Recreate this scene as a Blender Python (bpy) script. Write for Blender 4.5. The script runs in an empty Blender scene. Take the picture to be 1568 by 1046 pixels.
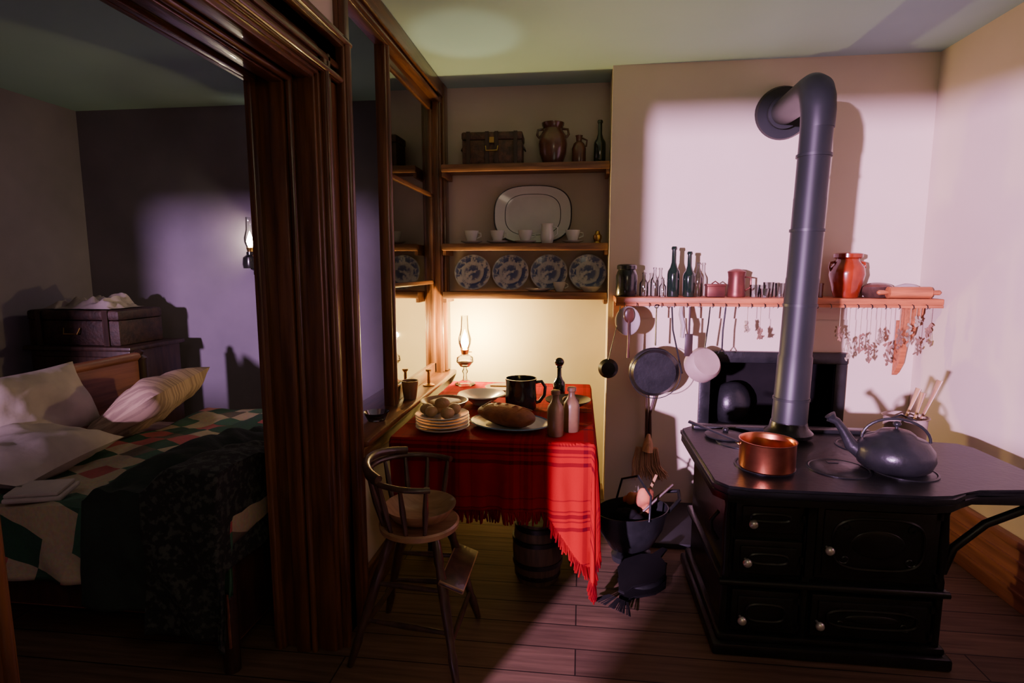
import bpy, bmesh, math, random
from mathutils import Vector, Matrix, Euler, noise
random.seed(4)
S=bpy.context.scene
pi=math.pi
# ------------------------------------------------------------------ materials
def nodes(name):
    m=bpy.data.materials.new(name); m.use_nodes=True
    nt=m.node_tree; b=nt.nodes['Principled BSDF']; return m,nt,b
def N(nt,t,**k):
    n=nt.nodes.new(t)
    for a,v in k.items(): setattr(n,a,v)
    return n
def rgba(c): return (c[0],c[1],c[2],1)
def mat(name,c,c2=None,rough=.6,metal=0,scale=6,st=(1,1,1),bump=0,bscale=None,emit=0,ecol=None,lo=.35,hi=.65,coat=0,spec=.5,sheen=0):
    m,nt,b=nodes(name); L=nt.links.new
    b.inputs['Roughness'].default_value=rough; b.inputs['Metallic'].default_value=metal
    b.inputs['Coat Weight'].default_value=coat; b.inputs['Specular IOR Level'].default_value=spec
    b.inputs['Sheen Weight'].default_value=sheen
    if c2 is None: c2=tuple(x*.75 for x in c)
    tc=N(nt,'ShaderNodeTexCoord'); mp=N(nt,'ShaderNodeMapping'); mp.inputs['Scale'].default_value=st
    L(tc.outputs['Object'],mp.inputs['Vector'])
    no=N(nt,'ShaderNodeTexNoise'); no.inputs['Scale'].default_value=scale; no.inputs['Detail'].default_value=5
    L(mp.outputs[0],no.inputs['Vector'])
    cr=N(nt,'ShaderNodeValToRGB'); cr.color_ramp.elements[0].position=lo; cr.color_ramp.elements[1].position=hi
    cr.color_ramp.elements[0].color=rgba(c); cr.color_ramp.elements[1].color=rgba(c2)
    L(no.outputs['Fac'],cr.inputs['Fac']); L(cr.outputs['Color'],b.inputs['Base Color'])
    if bump:
        n2=N(nt,'ShaderNodeTexNoise'); n2.inputs['Scale'].default_value=bscale or scale*4; n2.inputs['Detail'].default_value=4
        L(mp.outputs[0],n2.inputs['Vector'])
        bp=N(nt,'ShaderNodeBump'); bp.inputs['Strength'].default_value=bump; bp.inputs['Distance'].default_value=.01
        L(n2.outputs['Fac'],bp.inputs['Height']); L(bp.outputs[0],b.inputs['Normal'])
    if emit:
        b.inputs['Emission Color'].default_value=rgba(ecol or c); b.inputs['Emission Strength'].default_value=emit
    return m
def glassmat(name,tint,fac=.12,rough=.05):
    m,nt,b=nodes(name); L=nt.links.new
    nt.nodes.remove(b); out=nt.nodes['Material Output']
    tr=N(nt,'ShaderNodeBsdfTransparent'); tr.inputs[0].default_value=rgba(tint)
    gl=N(nt,'ShaderNodeBsdfGlossy'); gl.inputs['Roughness'].default_value=rough
    fr=N(nt,'ShaderNodeFresnel'); fr.inputs[0].default_value=1.45
    ad=N(nt,'ShaderNodeMath',operation='ADD',use_clamp=True); ad.inputs[1].default_value=fac
    mx=N(nt,'ShaderNodeMixShader'); L(fr.outputs[0],ad.inputs[0]); L(ad.outputs[0],mx.inputs[0])
    L(tr.outputs[0],mx.inputs[1]); L(gl.outputs[0],mx.inputs[2]); L(mx.outputs[0],out.inputs[0])
    return m
def plaid():
    m,nt,b=nodes('red_plaid_cloth'); L=nt.links.new
    b.inputs['Roughness'].default_value=.9; b.inputs['Specular IOR Level'].default_value=.1
    uv=N(nt,'ShaderNodeUVMap'); sp=N(nt,'ShaderNodeSeparateXYZ'); L(uv.outputs[0],sp.inputs[0])
    def lines(sock,k,pairs):
        mu=N(nt,'ShaderNodeMath',operation='MULTIPLY'); mu.inputs[1].default_value=k; L(sock,mu.inputs[0])
        fr=N(nt,'ShaderNodeMath',operation='FRACT'); L(mu.outputs[0],fr.inputs[0]); last=None
        for c,w,s in pairs:
            cp=N(nt,'ShaderNodeMath',operation='COMPARE'); cp.inputs[1].default_value=c; cp.inputs[2].default_value=w
            L(fr.outputs[0],cp.inputs[0])
            ml=N(nt,'ShaderNodeMath',operation='MULTIPLY'); ml.inputs[1].default_value=s; L(cp.outputs[0],ml.inputs[0])
            if last:
                a=N(nt,'ShaderNodeMath',operation='ADD'); L(last,a.inputs[0]); L(ml.outputs[0],a.inputs[1]); last=a.outputs[0]
            else: last=ml.outputs[0]
        return last
    P=[(.1,.03,.6),(.22,.012,.5),(.3,.03,.6),(.38,.012,.5),(.55,.01,.4)]
    Q=[(x,w,s*.4) for x,w,s in P]
    a=lines(sp.outputs[0],3.1,Q); c=lines(sp.outputs[1],3.1,P)
    ad=N(nt,'ShaderNodeMath',operation='ADD',use_clamp=True); L(a,ad.inputs[0]); L(c,ad.inputs[1])
    mx=N(nt,'ShaderNodeMix',data_type='RGBA'); L(ad.outputs[0],mx.inputs[0])
    mx.inputs[6].default_value=(.27,.0008,.004,1); mx.inputs[7].default_value=(.04,.0007,.004,1)
    L(mx.outputs[2],b.inputs['Base Color'])
    no=N(nt,'ShaderNodeTexNoise'); no.inputs['Scale'].default_value=300
    bp=N(nt,'ShaderNodeBump'); bp.inputs['Strength'].default_value=.25; bp.inputs['Distance'].default_value=.003
    L(no.outputs[0],bp.inputs['Height']); L(bp.outputs[0],b.inputs['Normal'])
    return m
def patchwork():
    m,nt,b=nodes('patchwork_quilt'); L=nt.links.new
    b.inputs['Roughness'].default_value=.9
    uv=N(nt,'ShaderNodeUVMap'); sc=N(nt,'ShaderNodeVectorMath',operation='MULTIPLY'); sc.inputs[1].default_value=(7.5,7.5,7.5)
    L(uv.outputs[0],sc.inputs[0]); fl=N(nt,'ShaderNodeVectorMath',operation='FLOOR'); L(sc.outputs[0],fl.inputs[0])
    wn=N(nt,'ShaderNodeTexWhiteNoise',noise_dimensions='2D'); L(fl.outputs[0],wn.inputs['Vector'])
    cr=N(nt,'ShaderNodeValToRGB'); r=cr.color_ramp; r.interpolation='CONSTANT'
    cols=[(0,(.02,.08,.045)),(.2,(.46,.38,.26)),(.36,(.04,.13,.075)),(.55,(.42,.09,.09)),(.66,(.50,.40,.26)),(.78,(.12,.10,.07)),(.92,(.70,.28,.27))]
    r.elements[0].color=rgba(cols[0][1]); r.elements[1].position=cols[1][0]; r.elements[1].color=rgba(cols[1][1])
    for p,c in cols[2:]:
        e=r.elements.new(p); e.color=rgba(c)
    L(wn.outputs['Value'],cr.inputs['Fac'])
    no=N(nt,'ShaderNodeTexNoise'); no.inputs['Scale'].default_value=70; L(uv.outputs[0],no.inputs['Vector'])
    mx=N(nt,'ShaderNodeMix',data_type='RGBA',blend_type='MULTIPLY'); mx.inputs[0].default_value=.5
    L(cr.outputs[0],mx.inputs[6]); L(no.outputs['Color'],mx.inputs[7])
    L(mx.outputs[2],b.inputs['Base Color'])
    return m
def platemat(name,ax,blue=(.04,.07,.24),white=(.5,.53,.6),full=True):
    m,nt,b=nodes(name); L=nt.links.new; b.inputs['Roughness'].default_value=.2
    tc=N(nt,'ShaderNodeTexCoord'); mp=N(nt,'ShaderNodeMapping'); mp.inputs['Scale'].default_value=(1/ax[0],1/ax[1],0)
    L(tc.outputs['Object'],mp.inputs[0]); ln=N(nt,'ShaderNodeVectorMath',operation='LENGTH'); L(mp.outputs[0],ln.inputs[0])
    cr=N(nt,'ShaderNodeValToRGB'); r=cr.color_ramp
    if full: st=[(0,1),(.38,.85),(.5,.15),(.6,.2),(.64,1),(.9,.85),(.95,.3)]
    else: st=[(0,0),(.78,0),(.82,.15),(.9,.1),(.93,1),(.99,1),(1,.4)]
    r.elements[0].position=st[0][0]; r.elements[0].color=(st[0][1],)*3+(1,)
    r.elements[1].position=st[1][0]; r.elements[1].color=(st[1][1],)*3+(1,)
    for p,v in st[2:]:
        e=r.elements.new(p); e.color=(v,v,v,1)
    L(ln.outputs['Value'],cr.inputs[0])
    no=N(nt,'ShaderNodeTexNoise'); no.inputs['Scale'].default_value=38; no.inputs['Detail'].default_value=4; L(tc.outputs['Object'],no.inputs[0])
    c2=N(nt,'ShaderNodeValToRGB'); c2.color_ramp.elements[0].position=.40; c2.color_ramp.elements[1].position=.54
    if not full: c2.color_ramp.elements[0].color=(1,1,1,1)
    L(no.outputs[0],c2.inputs[0])
    mu=N(nt,'ShaderNodeMath',operation='MULTIPLY'); L(cr.outputs[0],mu.inputs[0]); L(c2.outputs[0],mu.inputs[1])
    mx=N(nt,'ShaderNodeMix',data_type='RGBA'); L(mu.outputs[0],mx.inputs[0]); mx.inputs[6].default_value=rgba(white); mx.inputs[7].default_value=rgba(blue)
    L(mx.outputs[2],b.inputs['Base Color']); return m
def floormat():
    m,nt,b=nodes('old_floorboards'); L=nt.links.new; b.inputs['Roughness'].default_value=.65; b.inputs['Specular IOR Level'].default_value=.25
    tc=N(nt,'ShaderNodeTexCoord'); br=N(nt,'ShaderNodeTexBrick'); br.offset=.37
    L(tc.outputs['Object'],br.inputs[0])
    br.inputs['Scale'].default_value=1; br.inputs['Brick Width'].default_value=2.4; br.inputs['Row Height'].default_value=.15
    br.inputs['Mortar Size'].default_value=.003; br.inputs['Mortar'].default_value=(.016,.010,.007,1)
    br.inputs['Color1'].default_value=(.135,.080,.048,1); br.inputs['Color2'].default_value=(.10,.060,.038,1)
    mp=N(nt,'ShaderNodeMapping'); mp.inputs['Scale'].default_value=(1.5,22,1); L(tc.outputs['Object'],mp.inputs[0])
    no=N(nt,'ShaderNodeTexNoise'); no.inputs['Scale'].default_value=2; no.inputs['Detail'].default_value=8; L(mp.outputs[0],no.inputs[0])
    mx=N(nt,'ShaderNodeMix',data_type='RGBA',blend_type='OVERLAY'); mx.inputs[0].default_value=.8; L(br.outputs[0],mx.inputs[6]); L(no.outputs[0],mx.inputs[7])
    L(mx.outputs[2],b.inputs['Base Color'])
    bp=N(nt,'ShaderNodeBump'); bp.inputs['Strength'].default_value=.3; bp.inputs['Distance'].default_value=.003; L(no.outputs[0],bp.inputs['Height']); L(bp.outputs[0],b.inputs['Normal'])
    return m

M_wall=mat('plaster_cream',(.66,.56,.43),(.60,.51,.39),rough=.9,scale=1.5,bump=.12,bscale=9)
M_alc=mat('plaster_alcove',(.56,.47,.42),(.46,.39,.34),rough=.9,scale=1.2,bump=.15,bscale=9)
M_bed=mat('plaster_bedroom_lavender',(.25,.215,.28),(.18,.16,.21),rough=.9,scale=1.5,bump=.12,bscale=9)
M_ceil=mat('ceiling_plaster',(.34,.50,.50),(.30,.46,.46),rough=.95,scale=1,bump=.1,bscale=7)
M_panel=mat('painted_panel_cream',(.60,.54,.38),(.53,.48,.33),rough=.7,scale=3)
M_floor=floormat()
M_wood=mat('varnished_wood_vertical',(.17,.065,.024),(.065,.024,.010),rough=.3,scale=7,st=(5,5,.4),bump=.12,coat=.3)
M_woody=mat('varnished_wood_along_y',(.17,.065,.024),(.065,.024,.010),rough=.3,scale=7,st=(5,.4,5),bump=.12,coat=.3)
M_shelf=mat('shelf_wood',(.22,.095,.045),(.11,.045,.022),rough=.5,scale=8,st=(.6,6,6),bump=.1)
M_mant=mat('mantel_pine',(.50,.15,.045),(.28,.09,.03),rough=.5,scale=8,st=(.6,6,6),bump=.1)
M_dkw=mat('dark_wood',(.05,.024,.016),(.022,.011,.008),rough=.4,scale=8,st=(5,5,.6))
M_chair=mat('chair_wood',(.08,.042,.026),(.035,.02,.015),rough=.35,scale=8,st=(4,4,1),coat=.3)
M_seat=mat('chair_seat_wood',(.40,.23,.12),(.25,.135,.065),rough=.35,scale=7,st=(1,6,1),coat=.3)
M_iron=mat('cast_iron',(.009,.010,.010),(.016,.017,.017),rough=.30,metal=0,scale=12,bump=.1,bscale=60,spec=.35)
M_iron2=mat('cast_iron_top',(.016,.018,.017),(.009,.010,.009),rough=.34,metal=0,scale=8,bump=.1,bscale=50,spec=.28)
M_pipe=mat('stovepipe_steel',(.016,.019,.018),(.011,.013,.013),rough=.42,metal=0,scale=5,st=(1,1,.3),spec=.3)
M_black=mat('soot_black',(.006,.006,.006),(.010,.009,.009),rough=.9,spec=.1)
M_nick=mat('nickel',(.85,.82,.78),rough=.3,metal=.7)
M_copper=mat('copper',(.68,.24,.11),(.40,.12,.06),rough=.3,metal=1,scale=9)
M_copd=mat('aged_copper',(.20,.055,.035),(.10,.032,.025),rough=.4,metal=.6,scale=9)
M_red=mat('red_glazed_earthenware',(.30,.03,.006),(.15,.016,.005),rough=.2,scale=9,coat=.4)
M_brn=mat('brown_glazed_stoneware',(.13,.05,.03),(.06,.022,.016),rough=.25,scale=8,coat=.4)
M_tan=mat('stoneware_tan',(.26,.15,.07),(.15,.085,.045),rough=.35,scale=10,coat=.3)
M_blkg=mat('black_glaze',(.012,.013,.014),(.025,.026,.024),rough=.18,coat=.5)
M_grng=mat('dark_green_glass',(.006,.014,.009),(.008,.02,.012),rough=.1,coat=.7)
M_clear=glassmat('clear_glass',(.86,.88,.88),.10)
M_pane=glassmat('window_pane',(.9,.93,.93),.28,.03)
M_white=mat('white_china',(.60,.60,.60),(.54,.54,.55),rough=.2,coat=.4)
M_lin=mat('linen_white',(.44,.38,.35),(.35,.30,.29),rough=.95,scale=5,bump=.2,bscale=20)
M_tick=mat('pillow_ticking',(.44,.31,.23),(.28,.19,.15),rough=.95,scale=3,st=(1,22,1),lo=.45,hi=.55)
M_bread=mat('bread_crust',(.36,.11,.035),(.19,.055,.02),rough=.6,scale=14,bump=.4,bscale=60)
M_roll=mat('bread_roll',(.48,.29,.13),(.32,.17,.07),rough=.6,scale=14,bump=.3)
M_plaid=plaid(); M_quilt=patchwork()
M_fringe=mat('red_fringe',(.26,.0008,.004),(.08,.0008,.003),rough=.95,spec=.1)
M_brass=mat('brass',(.6,.38,.13),(.4,.24,.08),rough=.3,metal=1)
M_flame=mat('flame',(1,.75,.35),rough=1,emit=220,ecol=(1,.80,.5))
M_dgreen=mat('dark_green_wool',(.012,.022,.017),(.007,.012,.010),rough=.95,scale=10,bump=.3)
M_tweed=mat('black_lace_tweed',(.008,.009,.009),(.04,.045,.038),rough=.95,scale=45,lo=.50,hi=.60,bump=.3)
M_straw=mat('broom_straw',(.62,.38,.20),(.4,.22,.12),rough=.9,scale=20,st=(3,3,.3))
M_herb=mat('dried_herb',(.26,.13,.08),(.13,.09,.05),rough=.9,scale=20)
M_herb2=mat('dried_herb_pale',(.38,.32,.22),(.22,.17,.11),rough=.9,scale=20)
M_cream=mat('enamel_cream',(.40,.30,.25),(.30,.22,.18),rough=.5)
M_barrel=mat('barrel_oak',(.12,.07,.04),(.06,.035,.022),rough=.6,scale=9,st=(6,6,.5))
M_orange=mat('orange_paper',(.6,.2,.08),(.35,.1,.05),rough=.8,scale=12)
M_wick=mat('wicker_leather',(.10,.042,.025),(.035,.016,.010),rough=.55,scale=30,bump=.5,bscale=60)
M_trunk=mat('old_trunk_leather',(.055,.024,.016),(.02,.010,.008),rough=.6,scale=20,bump=.4,bscale=50)
M_base=mat('baseboard_redwood',(.30,.11,.065),(.17,.06,.038),rough=.45,scale=6,st=(6,.5,6))
M_tile=mat('hearth_slate',(.014,.014,.015),(.022,.022,.022),rough=.6,scale=5,bump=.1)
M_plate=platemat('blue_transfer_plate',(.115,.115))
M_platter2=platemat('serving_platter_rim',(.20,.155),blue=(.05,.13,.28),white=(.55,.56,.58),full=False)
M_rim=mat('dark_rim_glaze',(.05,.045,.06),rough=.25)

# ------------------------------------------------------------------ builder
class B:
    def __init__(s,name): s.name=name; s.bm=bmesh.new(); s.mats=[]; s.uv=None
    def mi(s,m):
        if m not in s.mats: s.mats.append(m)
        return s.mats.index(m)
    def add(s,vs,fs,m,M=None,smooth=True,uvs=None):
        i=s.mi(m); V=[s.bm.verts.new((M@Vector(v)) if M else v) for v in vs]; out=[]
        if uvs is not None and s.uv is None: s.uv=s.bm.loops.layers.uv.new('UVMap')
        for f in fs:
            try: F=s.bm.faces.new([V[k] for k in f])
            except ValueError: continue
            F.material_index=i; F.smooth=smooth; out.append(F)
            if uvs is not None:
                for l,k in zip(F.loops,f): l[s.uv].uv=uvs[k]
        return V,out
    def box(s,x0,x1,y0,y1,z0,z1,m,M=None,bev=0):
        vs=[(x,y,z) for x in (x0,x1) for y in (y0,y1) for z in (z0,z1)]
        fs=[(0,1,3,2),(4,6,7,5),(0,4,5,1),(2,3,7,6),(0,2,6,4),(1,5,7,3)]
        V,F=s.add(vs,fs,m,M,False)
        if bev:
            ed=list({e for f in F for e in f.edges})
            r=bmesh.ops.bevel(s.bm,geom=ed,offset=bev,segments=2,affect='EDGES',profile=.5)
            for f in r['faces']: f.smooth=True
    def prism(s,poly,z0,z1,m,M=None,bev=0):
        n=len(poly); vs=[(x,y,z0) for x,y in poly]+[(x,y,z1) for x,y in poly]
        fs=[tuple(range(n))[::-1],tuple(range(n,2*n))]+[(i,(i+1)%n,n+(i+1)%n,n+i) for i in range(n)]
        V,F=s.add(vs,fs,m,M,False)
        if bev: bmesh.ops.bevel(s.bm,geom=list({e for f in F[:2] for e in f.edges}),offset=bev,segments=2,affect='EDGES')
    def lathe(s,prof,m,M=None,seg=32,sx=1,sy=1,cap=True,e=1):
        vs=[];fs=[];n=len(prof)
        def sg(x): return math.copysign(abs(x)**e,x)
        for r,z in prof:
            for k in range(seg):
                a=2*pi*k/seg; vs.append((max(r,1e-4)*sg(math.cos(a))*sx,max(r,1e-4)*sg(math.sin(a))*sy,z))
        for i in range(n-1):
            for k in range(seg):
                k2=(k+1)%seg; fs.append((i*seg+k,i*seg+k2,(i+1)*seg+k2,(i+1)*seg+k))
        if cap:
            fs.append(tuple(range(seg))[::-1]); fs.append(tuple(range((n-1)*seg,n*seg)))
        s.add(vs,fs,m,M)
    def tube(s,pts,r,m,M=None,seg=10,flat=1):
        P=[Vector(p) for p in pts]; n=len(P); vs=[];fs=[]
        rr=r if isinstance(r,(list,tuple)) else [r]*n
        T=[(P[min(i+1,n-1)]-P[max(i-1,0)]).normalized() for i in range(n)]
        up=Vector((0,0,1)) if abs(T[0].z)<.9 else Vector((1,0,0))
        u=T[0].cross(up).normalized()
        for i in range(n):
            u=(u-T[i]*u.dot(T[i])).normalized(); w=T[i].cross(u)
            for k in range(seg):
                a=2*pi*k/seg; vs.append(P[i]+(u*math.cos(a)+w*math.sin(a)*flat)*rr[i])
        for i in range(n-1):
            for k in range(seg):
                k2=(k+1)%seg; fs.append((i*seg+k,i*seg+k2,(i+1)*seg+k2,(i+1)*seg+k))
        fs.append(tuple(range(seg))[::-1]); fs.append(tuple(range((n-1)*seg,n*seg)))
        s.add(vs,fs,m,M)
    def ell(s,c,sc,m,M=None,e=1,seg=20,rings=12,nz=0,nf=6,rot=None):
        vs=[];fs=[]
        def sg(x,p): return math.copysign(abs(x)**p,x)
        R=Euler(rot).to_matrix() if rot else Matrix.Identity(3)
        for i in range(rings+1):
            t=-pi/2+pi*i/rings
            for k in range(seg):
                a=2*pi*k/seg
                v=Vector((sg(math.cos(t),1)*sg(math.cos(a),e)*sc[0],math.cos(t)*sg(math.sin(a),e)*sc[1],math.sin(t)*sc[2]))
                if nz: v*=1+nz*noise.noise(v*nf+Vector(c)*3)
                vs.append(R@v+Vector(c))
        for i in range(rings):
            for k in range(seg):
                k2=(k+1)%seg; fs.append((i*seg+k,i*seg+k2,(i+1)*seg+k2,(i+1)*seg+k))
        s.add(vs,fs,m,M)
    def grid(s,f,nu,nv,m,M=None,thick=0):
        vs=[];uvs=[];fs=[]
        for i in range(nu+1):
            for j in range(nv+1):
                p,q=f(i/nu,j/nv); vs.append(p); uvs.append(q)
        for i in range(nu):
            for j in range(nv):
                a=i*(nv+1)+j; fs.append((a,a+nv+1,a+nv+2,a+1))
        s.add(vs,fs,m,M,True,uvs)
    def done(s,loc=(0,0,0),rot=(0,0,0),angle=38):
        bmesh.ops.remove_doubles(s.bm,verts=s.bm.verts,dist=1e-5)
        bmesh.ops.recalc_face_normals(s.bm,faces=s.bm.faces)
        me=bpy.data.meshes.new(s.name); s.bm.to_mesh(me); s.bm.free()
        for m in s.mats: me.materials.append(m)
        me.set_sharp_from_angle(angle=math.radians(angle))
        o=bpy.data.objects.new(s.name,me); S.collection.objects.link(o); o.location=loc; o.rotation_euler=rot
        return o
def T(x,y,z,rx=0,ry=0,rz=0): return Matrix.Translation((x,y,z))@Euler((rx,ry,rz)).to_matrix().to_4x4()
CE=2.69
# ------------------------------------------------------------------ room shell
b=B('floor'); b.box(-3.95,2.06,-1.0,4.2,-.06,0,M_floor); b.done()
b=B('ceiling'); b.box(-3.95,2.06,-1.0,4.2,CE,CE+.06,M_ceil); b.done()
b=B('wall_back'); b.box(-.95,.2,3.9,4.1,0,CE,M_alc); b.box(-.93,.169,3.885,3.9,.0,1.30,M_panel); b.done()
b=B('wall_chimney_breast')
b.box(.17,.77,3.59,4.1,0,CE,M_wall); b.box(1.55,1.96,3.59,4.1,0,CE,M_wall); b.box(.77,1.55,3.59,4.1,.96,CE,M_wall)
b.box(.77,1.55,3.98,4.1,0,.96,M_black); b.box(.77,.785,3.592,3.98,0,.96,M_black); b.box(1.535,1.55,3.592,3.98,0,.96,M_black); b.box(.77,1.55,3.592,3.98,.945,.96,M_black)
b.done()
b=B('wall_right'); b.box(1.96,2.06,-.9,4.1,0,CE,M_wall); b.done()
b=B('wall_back_bedroom'); b.box(-3.95,-.95,4.1,4.2,0,CE,M_bed); b.done()
b=B('wall_left_bedroom'); b.box(-3.95,-3.85,-.9,4.1,0,CE,M_bed); b.done()
b=B('wall_front')   # unseen wall; openings added and sized to shape the beams falling indoors
FY0,FY1=-.94,-.9
for x0,x1,z0,z1,m in ((-3.95,-3.23,0,CE,M_bed),(-3.23,-2.47,0,1.26,M_bed),(-3.23,-2.47,1.9,CE,M_bed),(-2.47,-1.69,0,CE,M_bed),
    (-1.69,-.15,1.985,CE,M_wall),(-1.31,-.15,0,1.2,M_wall),(-.15,2.06,0,CE,M_wall)):
    b.box(x0,x1,FY0,FY1,z0,z1,m)
b.done()
b=B('wall_partition')
b.box(-1.14,-.95,2.19,3.9,0,.75,M_wall); b.box(-1.14,-.95,2.04,2.25,0,CE,M_wall)
b.box(-1.14,-.95,.70,2.04,2.23,CE,M_wall); b.box(-1.14,-.95,.46,.74,0,CE,M_wall); b.box(-1.14,-.95,-.9,.46,2.3,CE,M_wall)
b.box(-1.14,-.95,3.9,4.1,0,CE,M_wall)
b.done()
b=B('baseboard_partition'); b.box(-.95,-.925,2.2,3.88,0,.14,M_woody,bev=.004); b.box(-.95,-.93,2.2,3.88,.14,.16,M_woody,bev=.004); b.done()
b=B('baseboard_right')
b.box(1.93,1.96,-.9,3.59,0,.27,M_base,bev=.004); b.box(1.92,1.96,-.9,3.59,.27,.31,M_base,bev=.008)
for z in (.07,.14,.21): b.box(1.922,1.93,-.9,3.59,z,z+.012,M_base)
b.done()
# door frame
b=B('door_frame')
def jamb(y,sg):
    def bx(x0,x1,a,c,z1): 
        y0,y1=(y+a,y+c) if sg>0 else (y-c,y-a)
        b.box(x0,x1,y0,y1,0,z1,M_wood,bev=.006)
    bx(-1.17,-.95,0,.04,2.19)
    bx(-1.185,-1.14,-.02,.03,2.18); bx(-1.09,-1.035,-.03,.01,2.18); bx(-.99,-.93,-.012,.03,2.18)
    bx(-.95,-.918,.0,.21,2.38)
    bx(-.918,-.90,.015,.045,2.23); bx(-.918,-.905,.06,.085,2.26); bx(-.918,-.885,.15,.21,2.36)
    for xx,yy,r in ((-.9,.03,.010),(-.885,.18,.016)):
        b.tube([(xx,y+sg*yy,0),(xx,y+sg*yy,2.18+yy*.8)],r,M_wood,seg=12)
    for xx in (-1.165,-1.02):
        b.tube([(xx,y-sg*.012,0),(xx,y-sg*.012,2.18)],.012,M_wood,seg=12)
    bx(-1.19,-1.14,0,.16,2.34)
jamb(1.98,1); jamb(.765,-1)
def head(x0,x1,z0,z1): b.box(x0,x1,.56,2.19,z0,z1,M_woody,bev=.006)
head(-1.17,-.95,2.17,2.23); head(-1.185,-1.14,2.15,2.20); head(-1.09,-1.035,2.14,2.17); head(-.99,-.93,2.155,2.19)
head(-.95,-.918,2.17,2.36); head(-.918,-.90,2.18,2.21); head(-.918,-.905,2.23,2.255); head(-.918,-.885,2.31,2.36); head(-1.19,-1.14,2.17,2.34)
for xx,z in ((-.9,2.195),(-.885,2.335),(-1.165,2.16),(-1.02,2.155)):
    b.tube([(xx,.56,z),(xx,2.19,z)],.012,M_woody,seg=12)
b.done()
# interior window
b=B('window_1')
Y0,Y1=2.2,3.88
WX=-1.0
b.box(WX,-.93,Y0,Y0+.075,.78,CE,M_wood,bev=.006); b.box(WX,-.93,Y1-.15,Y1,.78,CE,M_wood,bev=.006)
b.box(-.93,-.905,Y0,Y0+.045,.70,CE,M_wood,bev=.006); b.tube([(-.93,Y0+.062,.8),(-.93,Y0+.062,2.6)],.011,M_wood)
b.box(-.93,-.90,Y1-.1,Y1,.80,CE,M_wood,bev=.008); b.tube([(-.93,Y1-.12,.8),(-.93,Y1-.12,2.6)],.014,M_wood)
b.box(WX,-.93,Y0,Y1,2.56,CE,M_woody,bev=.006); b.box(-.93,-.905,Y0,Y1,2.60,CE,M_woody,bev=.006)
b.tube([(-.93,Y0,2.575),(-.93,Y1,2.575)],.014,M_woody)
b.box(-1.16,-.86,Y0-.01,Y1,.765,.795,M_woody,bev=.01); b.box(-.95,-.91,Y0,Y1,.67,.765,M_woody,bev=.006); b.tube([(-.905,Y0,.75),(-.905,Y1,.75)],.015,M_woody)
b.box(WX,-.945,2.77,2.83,.79,2.6,M_wood,bev=.008); b.tube([(-.945,2.80,.8),(-.945,2.80,2.56)],.012,M_wood)
xs=(-.995,-.965)
b.box(*xs,2.83,2.865,.8,2.56,M_wood,bev=.005); b.box(*xs,3.68,3.74,.8,2.56,M_wood,bev=.005)
b.box(*xs,2.83,3.72,.795,.87,M_woody,bev=.005); b.box(*xs,2.83,3.72,2.5,2.57,M_woody,bev=.005)
for z in (1.41,1.97): b.box(-.99,-.965,2.83,3.72,z-.012,z+.012,M_woody,bev=.005)
b.box(-.981,-.978,2.85,3.7,.85,2.52,M_pane)
b.done()
# ------------------------------------------------------------------ alcove shelves
def shelf(z,name='alcove_shelf'):
    b=B(name); b.box(-.895,.165,3.66,3.885,z-.028,z,M_shelf,bev=.003); b.box(-.895,.165,3.64,3.662,z-.042,z+.004,M_shelf,bev=.006)
    b.box(-.895,-.875,3.66,3.885,z-.07,z-.028,M_shelf); b.box(.145,.165,3.66,3.885,z-.07,z-.028,M_shelf); b.done()
for z in (2.15,1.655,1.345): shelf(z)
# mantel shelf
b=B('mantel_shelf')
b.box(.2,1.95,3.33,3.585,1.30,1.335,M_mant,bev=.006); b.box(.2,1.95,3.335,3.36,1.285,1.30,M_mant)
b.box(.2,1.95,3.55,3.585,1.2,1.30,M_wall)
for x in (.28,1.86):
    M=Matrix.Translation((x,0,0))@Matrix(((0,0,1,0),(1,0,0,0),(0,1,0,0),(0,0,0,1)))
    b.prism([(3.585,1.3),(3.37,1.3),(3.375,1.25),(3.42,1.2),(3.44,1.13),(3.50,1.06),(3.52,.95),(3.56,.89),(3.585,.87)] if x>1 else [(3.585,1.3),(3.4,1.3),(3.5,1.2),(3.585,1.13)],-.014,.014,M_mant,M)
for i in range(24):
    x=.25+i*.07; b.tube([(x,3.335,1.305),(x,3.318,1.30),(x,3.312,1.285),(x,3.322,1.28)],.0025,M_iron,seg=5)
b.done()
# fireplace surround and hearth
b=B('fireplace_surround')
b.box(.735,.80,3.56,3.588,0,1.0,M_iron,bev=.005); b.box(1.52,1.585,3.56,3.588,0,1.0,M_iron,bev=.005); b.box(.735,1.585,3.55,3.588,.93,1.0,M_iron,bev=.008)
b.box(.80,1.52,3.75,3.77,0,.16,M_black)
b.ell((1.0,3.82,.62),(.11,.09,.16),M_iron,nz=.2); b.box(.86,1.2,3.7,3.97,.0,.5,M_black)
b.done()
b=B('hearth_slab'); b.box(.2,1.72,2.98,3.55,0,.03,M_tile,bev=.006); b.done()
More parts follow.
